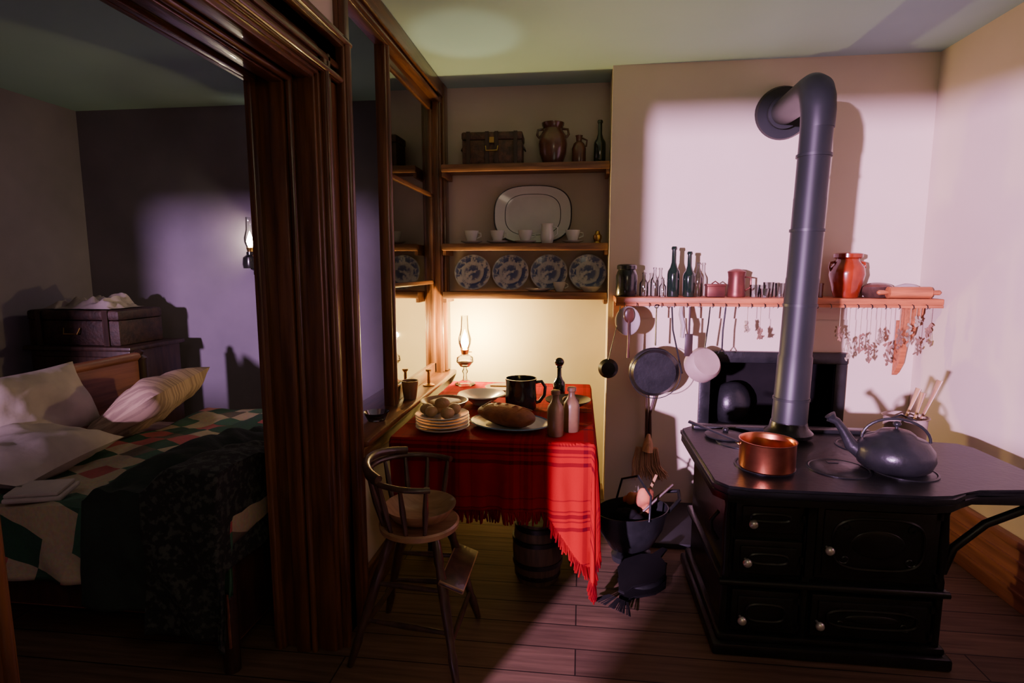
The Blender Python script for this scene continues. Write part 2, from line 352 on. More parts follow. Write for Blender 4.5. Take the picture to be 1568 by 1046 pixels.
# ------------------------------------------------------------------ stove
b=B('cast_iron_range')
b.box(.53,1.40,2.13,2.86,0,.05,M_iron,bev=.012); b.box(.55,1.38,2.15,2.85,.05,.08,M_iron,bev=.01)
b.box(.575,1.35,2.18,2.83,.08,.67,M_iron)
b.box(.55,1.375,2.155,2.85,.28,.31,M_iron,bev=.01); b.tube([(.55,2.155,.295),(1.375,2.155,.295)],.014,M_iron)
b.box(.56,1.365,2.165,2.84,.64,.68,M_iron,bev=.01)
for x in (.575,.87,1.35):
    b.tube([(x,2.175,.08),(x,2.175,.28)],.016,M_iron); b.tube([(x,2.175,z) for z in (.31,.34,.36,.48,.60,.62,.66)],[.016,.016,.011,.018,.011,.016,.016],M_iron)
def door(x0,x1,z0,z1,oval=False):
    b.box(x0,x1,2.155,2.185,z0,z1,M_iron,bev=.008)
    i=.022; b.box(x0+i,x1-i,2.147,2.16,z0+i,z1-i,M_iron,bev=.006)
    cx,cz=(x0+x1)/2,(z0+z1)/2
    rx,rz=(x1-x0)/2-.055,(z1-z0)/2-.05
    if rz<.012: rz=.014
    b.tube([(cx+rx*math.copysign(abs(math.cos(a))**.6,math.cos(a)),2.146,cz+rz*math.copysign(abs(math.sin(a))**.6,math.sin(a))) for a in [2*pi*k/40 for k in range(41)]],.006,M_iron,seg=6)
    for zh in ((z0+.03,z1-.03) if z1-z0>.15 else (cz,)):
        b.tube([(x1-.004,2.152,zh-.014),(x1-.004,2.152,zh+.014)],.007,M_iron,seg=8)
    if oval:
        b.ell((cx,2.148,cz),(rx*.6,.008,rz*.55),M_iron,seg=28)
        for sx in (-1,1):
            for sz in (-1,1):
                b.tube([(cx+sx*(rx*.72+.022*math.cos(a)*(1-a/9)),2.146,cz+sz*(rz*.62+.02*math.sin(a)*(1-a/9))) for a in [k*.5 for k in range(14)]],.0035,M_iron,seg=5)
door(.60,.85,.50,.63); door(.60,.85,.33,.47); door(.895,1.325,.33,.63,True)
door(.60,.85,.095,.265); door(.895,1.325,.095,.265,True)
for x,z in ((.655,.55),(.64,.396),(.93,.462),(.632,.16),(.915,.16)):
    r=.017
    b.tube([(x,2.15,z),(x,2.125,z)],.005,M_nick,seg=8); b.ell((x,2.115,z),(r,r*.8,r),M_nick,seg=14,rings=8)
b.box(.86,.89,2.15,2.18,.33,.63,M_iron)
top=[(.50,2.12),(.54,2.06),(.62,2.04),(1.22,2.04),(1.30,2.055),(1.36,2.10),(1.42,2.14),(1.72,2.16),(1.75,2.20),(1.74,2.66),(1.70,2.72),(1.42,2.74),(1.40,2.88),(.56,2.88),(.50,2.82)]
b.prism(top,.68,.715,M_iron2,bev=.01)
b.prism([(x*.985+.012,y*.985+.035) for x,y in top],.655,.68,M_iron)
for x,y in ((.74,2.30),(.74,2.62),(1.02,2.30),(1.26,2.62),(1.26,2.30)):
    b.lathe([(.115,.714),(.115,.719),(.108,.721),(.104,.718),(.10,.720),(.03,.722),(.0,.722)],M_iron2,Matrix.Translation((x,y,0)),40)
    b.box(x-.02,x+.02,y+.05,y+.07,.721,.724,M_iron)
b.box(.56,1.38,2.80,2.86,.715,.735,M_iron,bev=.006)
for y in (2.2,2.6):
    b.tube([(1.37,y,.36),(1.40,y,.46),(1.5,y,.56),(1.62,y,.62),(1.68,y,.68)],.016,M_iron)
b.tube([(.56,2.25,.42),(.535,2.25,.46),(.53,2.25,.5),(.56,2.25,.54)],.008,M_iron)
b.lathe([(.0,0),(.14,0),(.15,.01),(.14,.02),(.08,.025),(.05,.045),(0,.05)],M_iron,T(1.36,2.45,.32,0,pi/2,0),32)
b.done()
# stove pipe
b=B('stovepipe')
bx,by=.965,2.70
b.lathe([(.105,.736),(.105,.75),(.084,.77),(.078,.80),(.075,.80)],M_iron,Matrix.Translation((bx,by,0)),36)
tx,ty,tz=1.005,2.70,2.20
path=[(bx,by,.745)]
for z in (1.1,1.11,1.45,1.46,1.8,1.81,2.12): path.append((bx+(tx-bx)*(z-.745)/1.45,by,z))
b.tube(path,[.077,.073,.069,.069,.067,.067,.066,.066],M_pipe,seg=36)
for z in (.9,1.33,1.66,1.98):
    x=bx+(tx-bx)*(z-.745)/1.45; b.tube([(x,by,z),(x,by,z+.012)],.0725 if z>1 else .079,M_pipe,seg=36)
end=Vector((1.135,3.58,2.385))
el=[Vector((tx,ty,2.10)),Vector((tx,ty,2.17)),Vector((tx,ty+.014,2.225)),Vector((tx+.006,ty+.052,2.268)),Vector((tx+.012,ty+.10,2.288)),Vector((tx+.018,ty+.16,2.298)),end]
b.tube(el,[.068,.070,.072,.072,.072,.070,.070],M_pipe,seg=36)
b.tube([(1.127,3.5,2.374),(1.13,3.53,2.378)],[.09,.09],M_pipe,seg=36)
b.tube([(1.132,3.545,2.38),(1.135,3.583,2.385)],[.14,.15],M_pipe,seg=40)
b.done()
# ------------------------------------------------------------------ table + cloth
b=B('kitchen_table')
b.box(-.82,.05,2.41,3.66,.715,.742,M_dkw,bev=.004); b.box(-.78,.01,2.45,3.62,.63,.715,M_dkw)
for x in (-.76,-.01):
    for y in (2.78,3.58): b.lathe([(.03,0),(.022,.03),(.03,.12),(.022,.2),(.034,.3),(.034,.63),(.034,.64)],M_dkw,Matrix.Translation((x,y,0)),16)
b.done()
b=B('red_plaid_tablecloth')
X0,X1,YF,YB,ZT=-.83,.06,2.40,3.67,.748
OL,OR,OF=.07,.50,.36
def sms(x): x=min(1,max(0,x)); return x*x*(3-2*x)
def clothpt(s,t):
    x=X0-OL+s*(X1+OR-X0+OL); of=OF+.27*sms((x+.17)/.23); y=YF-of+t*(YB-YF+of)
    ox=max(0,x-X1); oxl=max(0,X0-x); oy=max(0,YF-y)
    px=min(max(x,X0),X1); py=max(y,YF); z=ZT
    if ox or oxl or oy:
        o=max(ox,oxl); sg=1 if ox else -1; r=math.hypot(o,oy); ph=math.atan2(oy,o) if r else 0
        if sg<0: r*=.9
        r=min(r,.655+.02*math.sin(x*40))
        corner=math.sin(2*ph) if (o and oy) else 0
        off=.012*min(1,r/.02)+r*(.03-.01*corner) 
        w=.016*min(1,r/.3)*math.sin((px*29+py*23)+ph*3)+.012*min(1,r/.3)*math.sin(px*57+py*41+ph*5+1)
        off+=w*(1-.5*corner)
        if sg<0: off=min(off,.03)
        off=max(off,.006)
        px+=sg*off*math.cos(ph); py-=off*math.sin(ph)
        z=ZT-max(0,r-.008)
    z+=.0015*noise.noise(Vector((x*9,y*9,0)))
    return (px,py,z),(x,y)
b.grid(clothpt,110,100,M_plaid)
def fr(s,t):
    (x,y,z),_=clothpt(s,t); l=random.uniform(.035,.06); dx=random.uniform(-.006,.006); dy=random.uniform(-.004,.004)
    b.tube([(x,y,z+.003),(x+dx,y+dy,z-l*.5),(x+dx*2,y+dy,z-l)],[.002,.0022,.0012],M_fringe,seg=4)
for k in range(260): fr((k+random.random())/260,0)
for k in range(130): fr(1,(k+random.random())/130)
o=b.done(); sd=o.modifiers.new('thick','SOLIDIFY'); sd.thickness=.003; sd.offset=1
ZC=.752
# ------------------------------------------------------------------ objects on the table
b=B('dinner_plate_stack')
for k in range(5):
    z=k*.014; b.lathe([(.0,z),(.07,z),(.08,z+.003),(.122,z+.018),(.126,z+.021),(.122,z+.023),(.08,z+.009),(.0,z+.007)],M_white,T(random.uniform(-.003,.003),random.uniform(-.003,.003),0),40)
for x,y,z in ((-.045,-.03,.09),(.035,-.045,.088),(.05,.035,.09),(-.035,.045,.09),(0,0,.125),(-.075,.01,.092)):
    b.ell((x,y,z),(.036,.03,.026),M_roll,nz=.15,rot=(0,0,x*30))
b.done((-.635,2.54,ZC))
b=B('serving_platter')
b.lathe([(0,0),(.6,0),(.68,.004),(.97,.022),(1.0,.026),(.97,.029),(.68,.012),(.6,.009),(0,.009)],M_platter2,None,56,sx=.20,sy=.155)
b.done((-.325,2.62,ZC),(0,0,-.3))
b=B('bread_loaf')
b.ell((0,0,.045),(.165,.08,.05),M_bread,nz=.08,e=.8,seg=36,rings=18)
for k in range(5): b.tube([(-.11+k*.05,-.05,.075),(-.095+k*.05,0,.096),(-.08+k*.05,.05,.075)],[.003,.004,.003],M_bread,seg=6)
b.done((-.345,2.62,ZC+.012),(0,0,-.6))
b=B('wooden_bowl'); b.lathe([(0,0),(.06,0),(.1,.03),(.125,.065),(.118,.066),(.092,.035),(.05,.012),(0,.01)],M_seat,None,36); b.ell((0,0,.05),(.085,.085,.02),M_roll,nz=.2,nf=30); b.done((-.70,2.85,ZC))
b=B('mixing_bowl'); b.lathe([(0,0),(.05,0),(.055,.01),(.11,.045),(.135,.055),(.13,.06),(.10,.048),(.05,.02),(0,.016)],M_white,None,40); b.done((-.54,3.06,ZC))
b=B('side_dish'); b.lathe([(0,0),(.06,0),(.11,.03),(.114,.033),(.06,.01),(0,.008)],M_cream,None,40); b.box(-.08,.05,-.01,.01,.03,.04,M_roll); b.done((-.46,3.38,ZC))
b=B('black_jug')
b.lathe([(0,0),(.075,0),(.082,.01),(.085,.06),(.08,.12),(.082,.155),(.086,.168),(.08,.168),(.075,.12),(.078,.05),(0,.012)],M_blkg,None,40)
b.tube([(.076,0,.145),(.11,0,.15),(.13,0,.12),(.125,0,.075),(.10,0,.04),(.08,0,.035)],.009,M_blkg); b.done((-.31,2.97,ZC),(0,0,.1))
def bottle(name,h,r,m,neck=.4,cork=None):
    b=B(name); n=h*(1-neck); rn=r*.34
    b.lathe([(0,.004),(r*.9,0),(r,.006),(r,n*.78),(r*.93,n*.88),(r*.6,n),(rn*1.1,n+h*neck*.25),(rn,h*.93),(rn*1.35,h*.935),(rn*1.35,h*.975),(rn*1.1,h),(0,h)],m,None,28)
    if cork: b.lathe([(0,h),(rn*.9,h),(rn,h+.018),(0,h+.02)],cork,None,14)
    return b
def crock_bottle(name,loc):
    b=B(name); b.lathe([(0,.003),(.034,0),(.037,.008),(.037,.115),(.034,.135),(.02,.155),(.015,.17),(.015,.185),(.021,.19),(.021,.205),(.016,.208),(0,.208)],M_tan,None,28); b.done(loc)
crock_bottle('stoneware_bottle',(-.105,2.50,ZC)); crock_bottle('stoneware_bottle',(-.035,2.58,ZC))
b=bottle('stoppered_bottle',.2,.035,M_grng,.4); b.ell((0,0,.22),(.028,.028,.026),M_blkg); b.done((-.115,3.2,ZC))
b=B('pewter_dish'); b.lathe([(0,0),(.05,0),(.07,.02),(.12,.05),(.122,.056),(.07,.028),(0,.01)],mat('pewter',(.2,.2,.17),rough=.35,metal=.8),None,36)
for k in range(5): b.ell((random.uniform(-.04,.04),random.uniform(-.04,.04),.045),(.025,.02,.018),M_herb,nz=.2)
b.done((-.06,2.99,ZC))
def oil_lamp(name,loc,flame=True,wall=False):
    b=B(name)
    if wall:
        b.box(-.05,.05,.105,.118,-.05,.2,M_blkg,bev=.004); b.tube([(0,.11,.0),(0,.05,-.02),(0,0,0)],.008,M_blkg)
        b.lathe([(0,0),(.055,0),(.06,.03),(.055,.08),(.03,.1),(.03,.12),(0,.12)],M_blkg,None,30); z=.12
    else:
        b.lathe([(0,0),(.065,0),(.068,.008),(.04,.02),(.014,.035),(.012,.07),(.02,.09),(.012,.105),(.012,.115),(0,.115)],M_clear,None,32)
        b.lathe([(0,.115),(.03,.12),(.055,.15),(.052,.18),(.022,.2),(0,.2)],M_clear,None,32); b.lathe([(0,.13),(.04,.135),(.048,.155),(0,.156)],M_cream,None,24); z=.2
    b.lathe([(0,z),(.022,z),(.026,z+.02),(.03,z+.03),(.02,z+.035),(0,z+.035)],M_brass,None,24)
    b.lathe([(.026,z+.03),(.04,z+.07),(.042,z+.10),(.026,z+.16),(.022,z+.24),(.024,z+.25)],M_clear,None,28,cap=False)
    b.tube([(.026,0,z+.015),(.045,0,z+.015)],.003,M_brass,seg=6)
    b.lathe([(0,z+.04),(.018,z+.05),(.025,z+.075),(.013,z+.115),(0,z+.15)],M_flame,None,14)
    b.done(loc)
oil_lamp('oil_lamp',(-.735,3.56,ZC))
oil_lamp('wall_oil_lamp',(-2.42,3.98,1.50),True,True)
b=B('small_barrel')
pr=[(0,0),(.10,0),(.112,.05),(.12,.12),(.122,.15),(.12,.18),(.112,.25),(.10,.30),(.093,.30),(.093,.285),(0,.285)]
b.lathe(pr,M_barrel,None,24)
for z,r in ((.03,.109),(.09,.119),(.2,.12),(.265,.110)): b.lathe([(r-.004,z),(r+.003,z),(r+.003,z+.022),(r-.004,z+.022)],M_iron,None,36)
b.done((-.19,2.62,0))
# ------------------------------------------------------------------ high chair
b=B('childs_high_chair')
cx,cy,sz=-.61,2.05,.525
b.lathe([(0,sz-.03),(.13,sz-.03),(.152,sz-.018),(.155,sz),(.147,sz+.006),(.125,sz-.002),(.06,sz-.010),(0,sz-.012)],M_seat,Matrix.Translation((cx,cy,0)),44)
feet=[(-.42,1.83),(-.42,2.26),(-.82,2.25),(-.85,1.90)]; tops=[(cx+.085,cy-.085),(cx+.085,cy+.085),(cx-.085,cy+.085),(cx-.085,cy-.085)]
def lp(i,z):
    k=1-z/(sz-.02); return Vector((tops[i][0]+(feet[i][0]-tops[i][0])*k,tops[i][1]+(feet[i][1]-tops[i][1])*k,z))
for i in range(4):
    b.tube([lp(i,z) for z in (0,.05,.1,.12,.25,.35,.40,.42,.48,.505)],[.012,.015,.018,.014,.019,.02,.015,.019,.017,.012],M_chair,seg=12)
for i,j,z in ((0,1,.14),(1,2,.18),(2,3,.14),(3,0,.18),(1,2,.32),(3,0,.32)):
    p,q=lp(i,z),lp(j,z); b.tube([p,(p+q)/2,q],[.008,.012,.008],M_chair,seg=10)
p,q=lp(0,.33),lp(1,.33); mid=(p+q)/2
b.box(-.05,.05,-.15,.15,-.009,.009,M_chair,T(mid.x+.035,mid.y,.345,0,.35,0),bev=.005)
hoop=[(cx+.19*math.cos(a),cy+.19*math.sin(a),.725+.012*math.cos(a-pi)) for a in [math.radians(62+ k*(236/28)) for k in range(29)]]
b.tube(hoop,.013,M_chair,seg=12,flat=.8)
for k in range(9):
    a=math.radians(66+k*228/8); ca,sa=math.cos(a),math.sin(a)
    b.tube([(cx+.138*ca,cy+.138*sa,sz),(cx+.165*ca,cy+.165*sa,.63),(cx+.188*ca,cy+.188*sa,.73)],[.008,.012,.007],M_chair,seg=8)
crest=[(cx+.195*math.cos(a),cy+.195*math.sin(a),.75+.02*math.sin((a-math.radians(120))/math.radians(120)*pi)) for a in [math.radians(120+k*12) for k in range(11)]]
b.tube(crest,.016,M_chair,seg=12)
b.done()
b=B('shallow_wooden_bowl'); b.lathe([(0,0),(.075,0),(.11,.02),(.136,.058),(.138,.064),(.131,.062),(.10,.026),(.06,.010),(0,.008)],M_seat,None,44); b.done((cx+.005,cy,.5325))
# ------------------------------------------------------------------ items on the range
b=B('copper_saucepan')
b.lathe([(0,0),(.098,0),(.103,.006),(.103,.105),(.107,.112),(.103,.112),(.098,.105),(.098,.01),(0,.008)],M_copper,None,44)
b.tube([(-.10,.03,.09),(-.14,.06,.1),(-.2,.11,.115),(-.27,.165,.13)],[.008,.007,.008,.011],M_iron,seg=8,flat=.6)
for k in (-.01,.02): b.ell((-.104,.03+k,.085),(.006,.006,.006),M_brass,seg=8,rings=6)
b.done((.735,2.26,.7245))
b=B('black_kettle')
b.lathe([(0,0),(.11,0),(.125,.012),(.137,.045),(.132,.08),(.105,.115),(.07,.13),(.065,.137),(.05,.148),(.02,.156),(0,.157)],M_iron,None,44)
b.tube([(0,0,.155),(0,0,.168)],.006,M_iron); b.ell((0,0,.175),(.015,.015,.011),M_iron)
b.tube([(-.11,0,.05),(-.15,0,.075),(-.18,0,.13),(-.205,0,.165),(-.235,0,.178)],[.034,.026,.018,.015,.017],M_iron,seg=14)
b.tube([(-.215,0,.168),(-.232,0,.19)],[.012,.022],M_iron,seg=12)
b.tube([(.115*math.cos(a),.0,.11+.085*math.sin(a)) for a in [pi*k/16 for k in range(17)]],.0055,M_iron,seg=8)
b.done((1.23,2.32,.7245),(0,0,-.25))
b=B('utensil_crock')
b.lathe([(0,0),(.075,0),(.08,.02),(.082,.13),(.09,.14),(.085,.142),(.076,.13),(.074,.02),(0,.01)],M_cream,None,36)
for x,y,h,t in ((-.03,.02,.26,.2),(.02,0,.30,.25),(.0,-.02,.25,.12)):
    b.tube([(x,y,.02),(x+t*.3,y,h*.7),(x+t*.42,y,h)],[.006,.010,.018],M_seat,seg=10,flat=.5)
b.tube([(-.08,0,.12),(-.05,-.06,.16),(0,-.085,.14)],.004,M_iron,seg=6)
b.done((1.41,2.60,.7225))
b=B('small_pan_lid'); b.lathe([(0,0),(.09,0),(.092,.006),(.05,.018),(0,.022)],M_iron2,None,36); b.ell((0,0,.03),(.014,.014,.012),M_iron); b.done((.68,2.68,.7245))
# ------------------------------------------------------------------ alcove contents
z1,z2,z3=2.155,1.66,1.35
b=B('leather_box')
b.box(-.19,.19,-.09,.09,0,.15,M_wick,bev=.006); b.box(-.195,.195,-.095,.095,.15,.2,M_wick,bev=.012)
for x in (-.15,.15,-.03,.03): b.box(x-.012,x+.012,-.1,-.094,0,.2,M_dkw)
b.tube([(-.04,-.1,.11),(-.035,-.115,.08),(.035,-.115,.08),(.04,-.1,.11)],.005,M_brass,seg=6); b.box(-.015,.015,-.103,-.095,.13,.165,M_brass)
for x in (-.19,.19): b.tube([(x,-.04,.12),(x*1.08,-.03,.1),(x*1.08,.03,.1),(x,.04,.12)],.005,M_dkw,seg=6)
b.done((-.575,3.77,z1),(0,0,.03))
b=B('brown_glazed_jar'); b.lathe([(0,0),(.06,0),(.085,.07),(.092,.13),(.085,.18),(.062,.215),(.058,.225),(.07,.245),(.072,.26),(.06,.26),(.05,.22),(0,.21)],M_brn,None,40)
for s in (-1,1): b.tube([(s*.06,0,.225),(s*.095,0,.22),(s*.1,0,.19),(s*.085,0,.17)],.008,M_brn)
b.done((-.192,3.77,z1))
b=B('small_glazed_flask'); b.lathe([(0,0),(.04,0),(.045,.02),(.045,.1),(.035,.13),(.018,.145),(.02,.17),(.024,.18),(0,.182)],M_brn,None,28); b.tube([(.02,0,.165),(.05,0,.15),(.045,0,.11)],.006,M_brn); b.done((-.026,3.77,z1))
bottle('green_bottle',.27,.038,M_grng,.42).done((.105,3.77,z1))
b=B('serving_platter')
for pr_,mm in (([(.965,.0225),(.985,.022),(1.0,.026),(.985,.031),(.965,.0295)],M_rim),([(0,0),(.6,0),(.68,.004),(.965,.0225)],M_white),([(.965,.0295),(.72,.014)],M_white),([(.72,.014),(.70,.013)],M_rim),([(.70,.013),(.66,.010),(.6,.009),(0,.009)],M_white)):
    b.lathe(pr_,mm,None,72,sx=.26,sy=.192,e=.72,cap=False)
b.done((-.325,3.855,z2+.192),(math.radians(83),0,0))
def cup(x,y,z,name='teacup',m=M_white,sc=1,sau=True):
    b=B(name)
    zz=.01 if sau else 0
    if sau: b.lathe([(0,0),(.03,0),(.06,.012),(.062,.015),(.03,.006),(0,.005)],m,None,30)
    b.lathe([(0,zz),(.022,zz),(.026,zz+.008),(.038,zz+.04),(.042,zz+.062),(.039,zz+.062),(.034,zz+.04),(.02,zz+.012),(0,zz+.01)],m,None,30)
    b.tube([(.039,0,zz+.05),(.058,0,zz+.048),(.06,0,zz+.03),(.035,0,zz+.02)],.0035,m,seg=8)
    o=b.done((x,y,z),(0,0,random.uniform(-.8,.8))); o.scale=(sc,)*3
for x in (-.717,-.546,-.363,-.057): cup(x,3.73,z2,sc=1.15)
b=B('milk_jug'); b.lathe([(0,0),(.035,0),(.045,.04),(.04,.08),(.036,.11),(.042,.125),(.038,.125),(.032,.1),(.038,.04),(0,.01)],M_white,None,32); b.tube([(.038,0,.11),(.065,0,.1),(.065,0,.06),(.042,0,.04)],.005,M_white); b.done((-.222,3.74,z2))
b=B('brass_pepper_pot'); b.lathe([(0,0),(.025,0),(.02,.01),(.028,.03),(.026,.05),(.015,.06),(.012,.075),(0,.08)],M_brass,None,24); b.done((.1,3.72,z2))
for x in (-.733,-.474,-.215,.043):
    b=B('blue_transfer_plate'); b.lathe([(0,0),(.06,0),(.07,.003),(.11,.014),(.115,.017),(.11,.02),(.07,.009),(0,.007)],M_plate,None,48); o=b.done((x,3.845,z3+.121),(math.radians(76),0,0)); o.scale=(1.08,1.08,1)
cup(-.14,3.73,z3,sau=False); 
b=B('saucer'); b.lathe([(0,0),(.05,0),(.085,.018),(.088,.022),(.05,.008),(0,.006)],M_white,None,36); b.done((-.28,3.73,z3))
b=B('sauce_dish'); b.lathe([(0,0),(.04,0),(.07,.03),(.073,.033),(.04,.01),(0,.008)],M_white,None,36); b.done((.06,3.73,z3))
# ------------------------------------------------------------------ mantel contents
mz,my=1.336,3.45
b=B('black_storage_jar'); b.lathe([(0,0),(.055,0),(.062,.015),(.063,.12),(.055,.145),(.05,.155),(.058,.16),(.058,.18),(.05,.187),(0,.19)],M_blkg,None,32); b.done((.268,my,mz))
for x,dy,h,r in ((.37,0,.14,.026),(.435,.03,.17,.024),(.685,.03,.2,.026),(.47,-.06,.11,.02)): bottle('clear_glass_bottle',h,r,M_clear,.35).done((x,my+dy,mz))
bottle('wine_bottle',.29,.036,M_grng,.42).done((.535,my-.02,mz)); bottle('wine_bottle',.26,.035,M_grng,.42).done((.622,my-.03,mz))
b=B('copper_tin'); b.box(-.05,.05,-.04,.04,0,.065,M_copd,bev=.006); b.box(-.053,.053,-.043,.043,.06,.075,M_copd,bev=.005); b.tube([(-.02,0,.075),(0,0,.09),(.02,0,.075)],.004,M_copd,seg=6); b.done((.77,my-.03,mz))
b=B('copper_tankard'); b.lathe([(0,0),(.05,0),(.053,.01),(.049,.03),(.046,.11),(.049,.135),(.052,.145),(.045,.15),(.02,.16),(0,.162)],M_copd,None,36); b.tube([(-.047,0,.115),(-.08,0,.11),(-.08,0,.055),(-.049,0,.035)],.006,M_copd); b.done((.895,my,mz),(0,0,pi))
for x,h in ((1.0,.07),(1.075,.085),(1.14,.08),(1.04,.05)):
    b=B('glass_tumbler'); b.lathe([(0,0),(.025,0),(.03,h),(.028,h),(.023,.008),(0,.008)],M_clear,None,24); b.done((x,my-.05*(x==1.04),mz))
b=B('small_tin'); b.lathe([(0,0),(.028,0),(.028,.07),(.03,.07),(.03,.08),(0,.083)],M_brn,None,24); b.done((1.345,my,mz))
b=B('red_glazed_jar'); b.lathe([(0,0),(.07,0),(.08,.03),(.105,.13),(.098,.17),(.068,.205),(.066,.215),(.085,.225),(.085,.245),(.07,.25),(.06,.21),(0,.2)],M_red,None,44)
for s in (-1,1): b.tube([(s*.075,0,.2),(s*.103,0,.195),(s*.108,0,.17),(s*.098,0,.15)],.008,M_red)
o=b.done((1.495,my,mz)); o.scale=(.88,.88,1)
b=B('wooden_dough_bowl'); b.lathe([(0,0),(.05,0),(.085,.04),(.09,.06),(.083,.06),(.05,.015),(0,.012)],M_chair,None,32,sx=1.1); b.ell((0,0,.055),(.08,.06,.03),M_brn,nz=.3); b.done((1.675,3.49,mz))
b=B('rolling_pin'); b.tube([(-.11,0,0),(-.108,0,0),(.108,0,0),(.11,0,0)],[.02,.032,.032,.02],M_mant,seg=24)
for s in (-1,1): b.tube([(s*.11,0,0),(s*.13,0,0),(s*.155,0,0),(s*.165,0,0)],[.009,.013,.014,.006],M_mant,seg=12)
b.done((1.785,3.365,mz+.032),(0,0,.02))
b=B('folded_cloth'); b.ell((0,0,.03),(.075,.05,.035),M_lin,nz=.5,nf=14,seg=30); b.done((1.85,3.50,mz+.015))
# hanging utensils
def hang(name,x,zt=1.284,y=3.316):
    b=B(name); return b,Matrix.Translation((x,y,0))
b,M=hang('frying_pan',.43)
b.tube([(0,0,1.283),(0,0,1.25),(0,0,1.06)],[.008,.009,.011],M_iron,M,flat=.4); b.tube([(.010*math.cos(a),0,1.285+.010*math.sin(a)) for a in [2*pi*k/12 for k in range(13)]],.003,M_iron,M,seg=6)
b.lathe([(0,0),(.115,0),(.14,-.035),(.144,-.035),(.12,.006),(0,.006)],M_iron,T(.43,3.316,.90,pi/2,0,0),44)
b.tube([(.43+.142*math.cos(a),3.28+.0,.90+.142*math.sin(a)) for a in [2*pi*k/40 for k in range(41)]],.0025,M_pipe,seg=6); b.done()
b,M=hang('small_saucepan',.705)
b.tube([(.02,0,1.284),(.015,0,1.2),(0,0,1.05)],[.007,.008,.009],M_iron,M,flat=.5)
b.lathe([(0,.03),(.075,.03),(.092,.012),(.094,-.045),(.098,-.047),(.096,.02),(.08,.04),(0,.04)],M_cream,T(.705,3.33,.955,pi/2-.5,0,.35),36); b.done()
b,M=hang('ladle',.165)
b.tube([(.06,0,1.284),(.05,0,1.2),(0,0,.97)],[.006,.005,.005],M_iron,M,flat=.5); b.lathe([(0,.02),(.035,.016),(.055,0),(.058,0),(.04,.022),(0,.028)],M_pipe,T(.165,3.32,.92,pi/2,0,0),30); b.done()
b,M=hang('bread_board_paddle',.27)
b.ell((0,0,1.2),(.072,.012,.085),M_lin,M,e=.8,seg=30); b.done()
b,M=hang('wooden_spoon',.275,y=3.295)
b.ell((0,-.004,1.235),(.03,.008,.045),M_brn,M); b.tube([(0,-.004,1.21),(0,-.004,1.08),(0,-.004,.99)],[.007,.006,.009],M_brn,M,seg=8); b.done()
b,M=hang('skimmer_spoon',.515)
b.tube([(0,0,1.284),(0.01,0,1.15),(.07,0,.9)],.005,M_iron,M,seg=6); b.done()
b,M=hang('linen_cloth',.565)
b.tube([(0,0,1.285),(.0,-.006,1.24),(.015,-.008,1.18),(.01,-.006,1.11)],[.02,.034,.036,.03],M_lin,M,flat=.35,seg=16); b.done()
b,M=hang('iron_spatula',.615)
b.tube([(0,0,1.284),(0,0,1.13)],.006,M_dkw,M,seg=6); b.box(-.022,.022,-.003,.003,1.0,1.13,M_dkw,M,bev=.002); b.done()
b,M=hang('toasting_fork',.80)
b.tube([(0.01,0,1.284),(0,0,1.15),(0,0,1.05)],.005,M_iron,M,seg=6); b.tube([(-.02,0,1.02),(0,0,1.05),(.022,0,1.015)],.004,M_iron,M,seg=6); b.done()
b=B('hearth_brush')
for x0,x1 in ((.405,.425),(.485,.445)): b.tube([(x0,3.54,.80),(x1-.005,3.545,.60),(x1,3.55,.44)],[.008,.009,.012],M_chair,seg=8)
b.tube([(.435,3.55,.47),(.435,3.545,.40),(.43,3.54,.36)],[.022,.06,.07],M_straw,seg=16,flat=.5)
for k in range(190):
    x=.43+random.uniform(-.065,.065); y=3.545+random.uniform(-.02,.02)
    b.tube([(x,y,.38),(x+(x-.43)*.3+random.uniform(-.01,.01),y,.27),(x+(x-.43)*.6+random.uniform(-.02,.02)+.02,y-.005,.17+random.uniform(0,.06))],.0026,M_straw,seg=4)
b.box(.40,.408,3.56,3.588,.78,.79,M_iron); b.done()
def herb(x,z0,L,m,name='dried_herb_bunch',n=16):
    b=B(name); b.tube([(x,3.318,1.285),(x,3.318,z0)],.0016,M_herb2,seg=4)
    for k in range(n):
        a=random.uniform(0,2*pi); d=random.uniform(.0,.022); t=random.random()
        p=Vector((x+d*math.cos(a),3.318+d*math.sin(a)*.5,z0-t*L))
        b.tube([(x,3.318,z0),p],.001,M_herb,seg=3); b.ell(p,(.0055,.004,.012),m,seg=6,rings=4,rot=(random.uniform(-.6,.6),random.uniform(-.8,.8),0))
    b.done()
for i,(x,z,L) in enumerate(((.93,1.20,.05),(1.0,1.17,.06),(1.42,1.18,.07),(1.47,1.12,.13),(1.53,1.14,.1),(1.58,1.08,.10),(1.63,1.18,.09),(1.68,1.10,.13),(1.73,1.17,.12),(1.78,1.2,.12),(1.83,1.12,.1),(1.88,1.2,.12),(1.81,1.24,.05))):
    herb(x,z,L,M_herb if i%3 else M_herb2)
